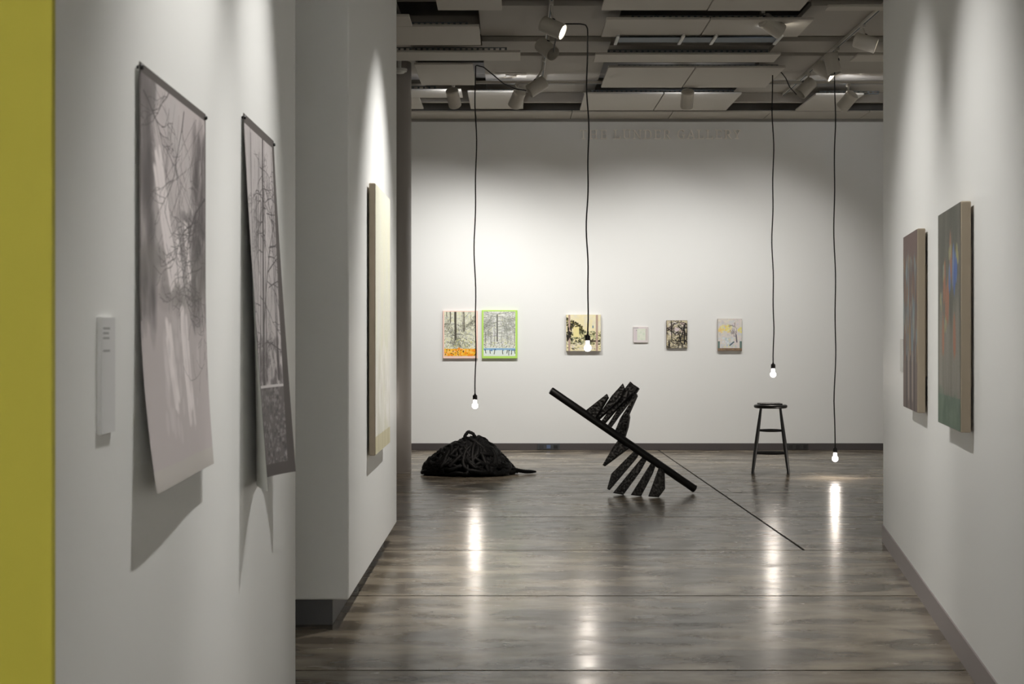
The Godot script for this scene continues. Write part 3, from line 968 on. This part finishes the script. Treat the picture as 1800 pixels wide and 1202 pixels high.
func track_lights() -> void:
	var ty := TOP - 0.034
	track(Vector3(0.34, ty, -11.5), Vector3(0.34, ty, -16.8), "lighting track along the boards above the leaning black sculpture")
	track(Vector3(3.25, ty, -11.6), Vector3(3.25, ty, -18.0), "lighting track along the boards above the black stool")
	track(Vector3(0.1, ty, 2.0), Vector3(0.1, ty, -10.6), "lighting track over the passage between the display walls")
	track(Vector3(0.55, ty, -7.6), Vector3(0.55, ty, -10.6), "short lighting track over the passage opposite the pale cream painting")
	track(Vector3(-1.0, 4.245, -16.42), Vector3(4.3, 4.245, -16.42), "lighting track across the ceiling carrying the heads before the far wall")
	# heads aimed at the far wall, hung from the channel before it
	var zc := 16.45
	var row := [
		[797, 172, Vector3(0.16, -0.74, -0.66), 5.2, 0.06, Vector3(-1.3, 0.25, -BACK), "upright can spotlight beside the grey column aimed at the far wall"],
		[909, 173, Vector3(-0.34, -0.70, -0.62), 4.3, 0.06, Vector3(0.2, 0.25, -BACK), "can spotlight next to the corded head aimed at the two bordered paintings"],
		[1208, 174, Vector3(0.0, -0.74, -0.67), 3.9, 0.08, Vector3(1.4, 0.25, -BACK), "upright can spotlight alone under the lit ceiling panel above the lettering"],
		[1490, 177, Vector3(-0.50, -0.66, -0.56), 3.4, 0.08, Vector3(2.5, 0.25, -BACK), "tilted can spotlight behind the hanging cord over the right part of the far wall"]]
	for r in row:
		var at := pt(r[0], r[1], zc)
		track_head(at, r[2], Vector3(at.x, 4.245, -zc + 0.03), r[3] * 0.82, 52.0, r[4], r[6], r[5])
	# heads on the two tracks and one over the tray
	track_head(pt(971, 49, 12.75), Vector3(0.86, -0.42, 0.28), Vector3(0.34, ty, -12.75), 6.0, 30.0, 0.0, "can spotlight with a lit face pointing sideways beside the looping cord", Vector3(5.5, 1.2, -12.0))
	track_head(pt(961, 86, 13.6), Vector3(0.55, -0.55, 0.62), Vector3(0.34, ty, -13.6), 0.0, 0.0, 0.0, "can spotlight with a dark open end feeding the cord below the lit head")
	track_head(pt(944, 152, 15.4), Vector3(-0.78, -0.52, 0.10), Vector3(0.325, ty, -15.4), 0.0, 0.0, 0.0, "can spotlight on a long stem feeding the cord above the rope heap")
	track_head(pt(1357, 45, 13.0), Vector3(0.80, -0.46, -0.35), Vector3(2.20, 4.30, -13.0), 10.0, 28.0, 0.06, "can spotlight beside the lit end of a ceiling panel above the metal tray", Vector3(6.5, 1.4, -15.5))
	track_head(pt(1521, 75, 13.7), Vector3(0.88, -0.32, 0.18), Vector3(3.25, ty, -13.7), 10.0, 28.0, 0.0, "pale can spotlight pointing past the end of the angled wall", Vector3(7.0, 1.4, -13.0))
	track_head(pt(1449, 124, 15.35), Vector3(0.70, -0.60, 0.30), Vector3(3.25, ty, -15.35), 4.0, 28.0, 0.0, "can spotlight half hidden behind the downward head with the cord", Vector3(7.0, 1.2, -14.5))
	track_head(pt(1463, 112, 14.8), Vector3(0.22, -0.95, 0.10), Vector3(3.25, ty, -14.8), 0.0, 0.0, 0.0, "can spotlight pointing down with the lowest bulb's cord leaving its mouth")
	track_head(pt(1417, 154, 16.2), Vector3(-0.66, -0.66, 0.15), Vector3(3.25, ty, -16.2), 0.0, 0.0, 0.0, "can spotlight feeding the curved cord of the bulb over the stool")
	# heads over the passage, out of the picture; last three added for bounce fill
	var over := [
		[Vector3(0.1, 4.16, -4.0), Vector3(left_x(3.45), 1.45, -3.6), 5.3, 23.5, "photograph of branches"],
		[Vector3(0.1, 4.16, -4.95), Vector3(left_x(4.75), 1.45, -4.75), 5.4, 20.0, "photograph of bare trees"],
		[Vector3(0.55, 4.16, -9.0), Vector3(-0.8, 0.9, -9.0), 8.8, 34.0, "pale cream painting"],
		[Vector3(0.1, 4.16, -7.9), Vector3(right_x(8.25), 1.35, -8.5), 4.7, 33.0, "reddish brown painting"],
		[Vector3(0.1, 4.16, -6.4), Vector3(right_x(6.1), 1.25, -6.2), 4.2, 32.0, "grey-green painting"],
		[Vector3(0.1, 4.16, 0.4), Vector3(-2.2, 1.5, 4.0), 32.0, 40.0, "left of the rear wall, added for bounce light"],
		[Vector3(0.1, 4.16, 0.9), Vector3(0.6, 1.5, 4.0), 32.0, 40.0, "middle of the rear wall, added for bounce light"],
		[Vector3(0.1, 4.16, 0.0), Vector3(3.2, 1.5, 4.0), 32.0, 40.0, "far corner of the rear wall, added for bounce light"]]
	for q in over:
		track_head(q[0], q[1] - q[0], Vector3(q[0].x, ty, q[0].z), q[2], q[3], 0.0, "can spotlight over the passage aimed at the " + q[4], q[1])


func pendants() -> void:
	var rng := RandomNumberGenerator.new()
	rng.seed = 9
	# bulb px, depth, height where the cord turns, then the run of the cord to its head
	var e1 := pt(925, 159, 15.45)
	var e2 := pt(973, 91, 13.5)
	var e3 := pt(1400, 166, 16.15)
	var e4 := pt(1467, 128, 14.8)
	var list := [
		[pt(835, 711, 15.1), pt(836, 116, 15.1), [pt(838, 115, 15.12), pt(850, 118, 15.15), pt(865, 130, 15.2), pt(885, 147, 15.3), pt(905, 156, 15.4), e1], "bare glowing bulb on a black cord above the rope heap"],
		[pt(1033, 609, 12.9), pt(1033, 58, 12.9), [pt(1032.5, 49, 12.9), pt(1029, 43.5, 12.9), pt(1020, 42, 12.9), pt(994, 42, 12.9), pt(980, 52, 13.0), pt(976, 72, 13.2), pt(974, 84, 13.4), e2], "bare glowing bulb on a black cord in front of the yellow-skied painting"],
		[pt(1359, 656, 15.6), pt(1358, 140, 15.6), [pt(1358, 131, 15.62), pt(1361, 126, 15.7), pt(1368, 125, 15.8), pt(1374, 128, 15.85), pt(1381, 137, 15.95), pt(1388, 153, 16.05), e3], "bare glowing bulb on a black cord above the black stool"],
		[pt(1468, 804, 15.0), pt(1467, 142, 15.0), [pt(1467, 134, 14.95), e4], "bare glowing bulb hanging lowest on its cord just above the floor"]]
	for q in list:
		var at: Vector3 = q[0]
		var up: Vector3 = q[1]
		var o := thing("pendant_bulb", at, q[3], "light bulb", "bare bulbs hung on black cords")
		var pts := []
		var n := 40
		var ph := rng.randf() * TAU
		var s0 := Vector3(0, 0.105, 0)
		for i in n + 1:
			var f := i / float(n)
			var w := minf(1.0, minf(f, 1.0 - f) * 8.0)
			var y := f * 9.0
			pts.append(s0.lerp(up - at, f) + Vector3(0.008 * w * (sin(y * 1.3 + ph) + 0.6 * sin(y * 3.1 + ph * 2.0)), 0, 0.008 * w * cos(y * 1.7 + ph)))
		var curve := Curve3D.new()
		var run: Array = q[2]
		curve.add_point(up - at, Vector3.ZERO, Vector3(0, 0.02, 0))
		for i in run.size():
			var a: Vector3 = up if i == 0 else run[i - 1]
			var b: Vector3 = run[mini(i + 1, run.size() - 1)]
			var t := (b - a) * 0.18
			curve.add_point(run[i] - at, -t, t)
		for i in range(1, 50):
			pts.append(curve.sample_baked(curve.get_baked_length() * i / 49.0))
		var mb := MB.new()
		mb.tube(pts, [0.0062], 8)
		built("cord", mb, M.cord, o)
		mb = MB.new()
		mb.lathe([Vector2(0.0, 0.115), Vector2(0.008, 0.114), Vector2(0.012, 0.10), Vector2(0.021, 0.096), Vector2(0.0235, 0.088), Vector2(0.0235, 0.056), Vector2(0.021, 0.05), Vector2(0.0, 0.05)], Vector3.ZERO, Vector3.UP, 20)
		built("socket", mb, M.socket, o)
		mb = MB.new()
		var prof := []
		for i in 15:
			var a := -PI / 2 + PI * 0.80 * i / 14.0
			prof.append(Vector2(maxf(0.0, 0.031 * cos(a)), 0.031 * sin(a) - 0.012))
		prof.append(Vector2(0.0165, 0.035))
		prof.append(Vector2(0.0145, 0.052))
		mb.lathe(prof, Vector3.ZERO, Vector3.UP, 24)
		built("bulb", mb, M.bulb, o)
		var l := OmniLight3D.new()
		l.name = "bulb_light"
		o.add_child(l)
		l.position = Vector3(0, -0.012, 0)
		l.light_color = Color(1.0, 0.95, 0.90)
		l.light_energy = 0.11
		l.omni_range = 30.0
		l.omni_attenuation = 2.0
		l.light_size = 0.028
		l.shadow_enabled = true


# ---------------------------------------------------------------- things in the gallery

func sculpture() -> void:
	var o := thing("leaning_sculpture", Vector3(1.1, 0, -13.5), "leaning black pole sculpture with chiselled charred wooden blades fanned along it", "sculpture")
	var at := o.position
	var k := func(cx: float, cy: float, z: float) -> Vector3:      # traced on an enlargement of the sculpture
		return pt(930.0 + cx / 4.622, 640.0 + cy / 4.622, z) - at
	var a: Vector3 = k.call(176, 212, 13.45)
	var b: Vector3 = k.call(1350, 1026, 13.62)
	b.y = 0.037
	var d := (b - a).normalized()
	var mb := MB.new()
	mb.lathe([Vector2(0.0, 0.0), Vector2(0.030, 0.0), Vector2(0.034, 0.005), Vector2(0.036, a.distance_to(b) - 0.006), Vector2(0.031, a.distance_to(b)), Vector2(0.0, a.distance_to(b))], a, d, 28)
	built("pole", mb, M.stool, o)
	# blades: the face outline, the depth at the pole and at the tip (metres from the pole, towards the viewer positive), the slab's thickness vector
	var blades := [
		[[[455, 378], [632, 240], [640, 262], [560, 400], [535, 440], [490, 432]], [0.0, 0.06], [455, 410, 640, 250], [12, 14]],
		[[[575, 400], [672, 255], [762, 155], [775, 190], [735, 290], [640, 372], [560, 438]], [0.0, 0.03], [560, 430, 762, 160], [10, 16]],
		[[[590, 460], [720, 270], [822, 140], [866, 182], [838, 232], [700, 370], [612, 472]], [-0.02, 0.0], [600, 465, 840, 160], [14, 10]],
		[[[640, 495], [760, 300], [856, 168], [892, 192], [850, 260], [740, 400], [660, 512]], [-0.03, -0.05], [650, 500, 880, 180], [10, 10]],
		[[[698, 545], [740, 440], [868, 238], [874, 255], [800, 420], [735, 560]], [-0.03, 0.02], [715, 550, 870, 240], [14, 6]],
		[[[735, 570], [762, 470], [808, 408], [812, 430], [800, 510], [775, 592]], [-0.03, 0.05], [750, 580, 810, 410], [14, 4]],
		[[[715, 622], [782, 660], [812, 678], [612, 822], [598, 816], [672, 690]], [0.0, 0.05], [760, 650, 605, 818], [8, 12]],
		[[[848, 712], [880, 730], [862, 770], [650, 1018], [634, 1012], [668, 890], [760, 800]], [0.0, 0.12], [865, 722, 640, 1015], [8, 10]],
		[[[915, 762], [950, 782], [905, 870], [765, 1062], [680, 1046], [760, 950]], [0.0, 0.12], [930, 770, 720, 1055], [6, 6]],
		[[[985, 812], [1024, 826], [1005, 890], [910, 1074], [826, 1062], [900, 950]], [0.0, 0.24], [1005, 820, 865, 1068], [6, 6]],
		[[[1052, 850], [1088, 842], [1098, 1020], [1052, 1084], [968, 1074], [1010, 960]], [0.0, 0.33], [1070, 848, 1020, 1080], [12, -4]]]
	for q in blades:
		var root := Vector2(q[2][0], q[2][1])
		var tip := Vector2(q[2][2], q[2][3])
		var z_pole := lerpf(13.45, 13.62, clampf((root.x - 176.0) / 1174.0, 0.0, 1.0))
		var pts := []
		var low := 9.0
		for e in q[0]:
			var f := clampf((Vector2(e[0], e[1]) - root).dot(tip - root) / (tip - root).length_squared(), -0.1, 1.1)
			var w2 := Vector2(e[0], e[1])
			if f < 0.14:
				w2 += (root - tip).normalized() * 20.0      # the butt of the blade is let into the pole
			var p: Vector3 = k.call(w2.x, w2.y, z_pole - lerpf(q[1][0], q[1][1], f))
			pts.append(p)
			low = minf(low, p.y)
		for i in pts.size():
			pts[i].y = maxf(pts[i].y, 0.002)
		var off := Vector3(q[3][0] / 4.622 / 192.0, -q[3][1] / 4.622 / 192.0, -0.045)
		mb = MB.new()
		mb.prism(pts, Vector3(off.x, maxf(off.y, -maxf(low, 0.0)), off.z))
		var blade := built("blade", mb, M.char, o)
		var face := MB.new()
		var mid := Vector3.ZERO
		for p in pts:
			mid += p / pts.size()
		var nn: Vector3 = (pts[1] - pts[0]).cross(pts[2] - pts[0]).normalized()
		nn = nn if nn.z > 0.0 else -nn
		var inner := []
		for p in pts:
			inner.append(p.lerp(mid, 0.05) + nn * 0.003)
		face.prism(inner, -nn * 0.004)
		built("chiselled_face", face, M.char_pit, blade).set_meta("label", "chiselled pitted black face")


func rope() -> void:
	var o := thing("rope_heap", Vector3(-0.46, 0, -15.55), "heap of thick black braided rope with a loop standing up on the floor", "rope")
	var rng := RandomNumberGenerator.new()
	rng.seed = 41
	var R := 0.50
	var H := 0.31
	var h := func(x: float, z: float) -> float:
		var r := Vector2(x, z * 1.25).length() / R
		return H * maxf(0.0, 1.0 - pow(r, 1.8)) * (1.0 + 0.08 * sin(x * 9.0) + 0.06 * cos(z * 11.0 + x * 5.0))
	var core := MB.new()
	var n := 20
	for i in n:
		for j in n:
			var q := []
			for e in [[0, 0], [1, 0], [1, 1], [0, 1]]:
				var rr: float = (i + e[0]) / float(n) * R * 0.98
				var a: float = TAU * (j + e[1]) / n
				var x := rr * cos(a)
				var z := rr * sin(a) / 1.25
				q.append(Vector3(x * 0.9, maxf(h.call(x, z) - 0.03, 0.0), z * 0.9))
			core.quad(q[0], q[1], q[2], q[3], Vector3.UP)
	built("rope_core", core, M.rope, o)
	for k in 84:
		var pts := []
		var ca := rng.randf() * TAU
		var cr := R * 0.78 * sqrt(rng.randf())
		var cx := cr * cos(ca)
		var cz := cr * sin(ca) / 1.25
		var rx := rng.randf_range(0.10, 0.25)
		var rz := rng.randf_range(0.07, 0.17)
		var turn := rng.randf() * TAU
		var arc := rng.randf_range(3.2, 6.6)
		var a0 := rng.randf() * TAU
		var lift := rng.randf_range(0.0, 0.035)
		var steps := int(arc * 14)
		for i in steps + 1:
			var a := a0 + arc * i / steps
			var v := Vector2(rx * cos(a), rz * sin(a)).rotated(turn)
			var x := cx + v.x
			var z := cz + v.y
			var rr := Vector2(x, z * 1.25).length()
			var edge := R * (0.93 + 0.07 * sin(3.0 * atan2(z, x) + k))
			if rr > edge:
				x *= edge / rr; z *= edge / rr
			pts.append(Vector3(x, maxf(h.call(x, z) + 0.012 + lift + 0.012 * sin(a * 3.0 + k), 0.024), z))
		var mb := MB.new()
		mb.tube(pts, [0.027], 12, true, 3, 62.0, 0.34)
		built("rope_coil", mb, M.rope, o)
	# base ring, standing loop and tail
	var ring := []
	for i in 91:
		var a := TAU * i / 90.0
		ring.append(Vector3((R - 0.02 + 0.035 * sin(a * 5.0 + 1.0)) * cos(a), 0.026 + 0.012 * sin(a * 8.0) * sin(a * 8.0), (R - 0.05 + 0.03 * cos(a * 7.0)) * sin(a) / 1.25))
	var mb := MB.new()
	mb.tube(ring, [0.024], 12, false, 3, 75.0, 0.28)
	built("rope_coil", mb, M.rope, o)
	var c := Curve3D.new()
	for p in [Vector3(-0.03, 0.30, 0.05), Vector3(-0.035, 0.40, 0.05), Vector3(0.0, 0.445, 0.045), Vector3(0.05, 0.425, 0.04), Vector3(0.10, 0.345, 0.03), Vector3(0.15, 0.28, 0.03)]:
		c.add_point(p)
	for i in range(1, c.point_count - 1):
		var t := (c.get_point_position(i + 1) - c.get_point_position(i - 1)) * 0.2
		c.set_point_in(i, -t)
		c.set_point_out(i, t)
	var lp := []
	for i in 41:
		lp.append(c.sample_baked(c.get_baked_length() * i / 40.0))
	mb = MB.new()
	mb.tube(lp, [0.019], 12, true, 3, 85.0, 0.28)
	built("standing_loop", mb, M.rope, o)
	lp = []
	for i in 31:
		var f := i / 30.0
		lp.append(Vector3(lerpf(0.40, 0.715, f), 0.024 + 0.05 * pow(1.0 - f, 2.0) + 0.012 * sin(f * 7.0) * f * (1.0 - f), 0.06 + 0.03 * sin(f * 5.0)))
	mb = MB.new()
	mb.tube(lp, [0.022, 0.022, 0.022, 0.022, 0.022, 0.022, 0.022, 0.022, 0.022, 0.022, 0.022, 0.022, 0.022, 0.022, 0.022, 0.022, 0.022, 0.022, 0.022, 0.022, 0.022, 0.022, 0.022, 0.022, 0.021, 0.020, 0.018, 0.016, 0.014, 0.012, 0.008], 12, true, 3, 75.0, 0.28)
	built("rope_tail", mb, M.rope, o)


func stool() -> void:
	var zs := 15.64
	var s := F / zs
	var o := thing("bar_stool", Vector3((1354.5 - 900.0) / s, 0, -zs), "black wooden bar stool with round seat and turned rungs under a bulb", "stool")
	o.rotation.y = -0.173
	var top := 0.722
	var mb := MB.new()
	mb.lathe([Vector2(0.0, top - 0.036), Vector2(0.16, top - 0.036), Vector2(0.172, top - 0.030), Vector2(0.176, top - 0.016), Vector2(0.172, top - 0.004), Vector2(0.162, top), Vector2(0.0, top)], Vector3.ZERO, Vector3.UP, 40)
	built("seat", mb, M.stool, o)
	var foot := 0.187
	var head := 0.100
	var leg := func(sx: float, sz: float, y: float) -> Vector3:
		var f := y / (top - 0.03)
		return Vector3(sx * lerpf(foot, head, f), y, sz * lerpf(foot * 0.9, head, f))
	for sx in [-1, 1]:
		for sz in [-1, 1]:
			mb = MB.new()
			var pts := []
			var rad := []
			for i in 13:
				var f := i / 12.0
				pts.append(leg.call(sx, sz, lerpf(0.002, top - 0.025, f)))
				rad.append(0.0125 + 0.0085 * sin(PI * clampf(f * 0.95 + 0.08, 0.0, 1.0)))
			mb.tube(pts, rad, 14)
			built("leg", mb, M.stool, o)
	var rung := func(a: Vector3, b: Vector3) -> void:
		var m2 := MB.new()
		var pts := []
		var rad := []
		for i in 11:
			var f := i / 10.0
			pts.append(a.lerp(b, f))
			rad.append(0.009 + 0.007 * sin(PI * f))
		m2.tube(pts, rad, 12)
		built("rung", m2, M.stool, o)
	for y in [0.455, 0.218]:
		rung.call(leg.call(-1, 1, y), leg.call(1, 1, y))
		rung.call(leg.call(-1, -1, y - 0.012), leg.call(1, -1, y - 0.012))
		for sx in [-1, 1]:
			rung.call(leg.call(sx, -1, y + 0.07), leg.call(sx, 1, y + 0.07))
	var bk := thing("seat_board", o.position + Vector3(-0.008, top, 0), "thin black board lying flat on the stool seat", "board")
	mb = MB.new()
	mb.box(Vector3(0, 0.0085, 0), Vector3(0.235, 0.015, 0.19), 0.003)
	built("cover", mb, M.black, bk)
	mb = MB.new()
	mb.box(Vector3(0, 0.008, 0.001), Vector3(0.229, 0.008, 0.19), 0.001)
	built("page_block", mb, mat(Color(0.10, 0.10, 0.10), 0.8), bk)


func small_things() -> void:
	for k in 2:
		var x0: float = [944.5, 1383.5][k]
		var x1: float = [984.0, 1421.0][k]
		var a := pt(x0, 779.6, BACK - 0.012)
		var b := pt(x1, 789.8, BACK - 0.012)
		var o := thing("floor_outlet", Vector3((a.x + b.x) * 0.5, 0, -BACK + 0.012), ["dark socket plate with bluish inserts in the far baseboard beyond the sculpture", "plain dark socket plate in the far baseboard beyond the stool"][k], "outlet", "socket plates in the baseboard")
		var hw := (b.x - a.x) * 0.5
		var fr := MB.new()
		fr.box(Vector3(0, 0.046, 0.004), Vector3(hw * 2.0, 0.076, 0.008), 0.002)
		var plate := built("plate", fr, mat(Color(0.24, 0.25, 0.26) if k == 0 else Color(0.2, 0.2, 0.2), 0.35), o)
		for j in 3:
			var mb := MB.new()
			mb.box(Vector3(lerpf(-0.09, 0.09, j / 2.0), 0.044, 0.0105), Vector3(0.05, 0.045, 0.005), 0.001)
			built("socket", mb, mat([Color(0.2, 0.2, 0.21), Color(0.34, 0.40, 0.52), Color(0.12, 0.12, 0.12)][j] if k == 0 else Color(0.13, 0.13, 0.13), 0.4), plate)
	var lid := thing("floor_box_lid", Vector3((1292.0 - 900.0) * 13.85 / F, 0, -13.85), "pale flush rectangular box lid set in the concrete between sculpture and stool", "lid")
	var m := MB.new()
	m.box(Vector3(0, 0.0008, 0), Vector3(0.10, 0.0016, 0.34), 0.0004)
	built("plate", m, mat(Color(0.60, 0.575, 0.535), 0.3), lid)
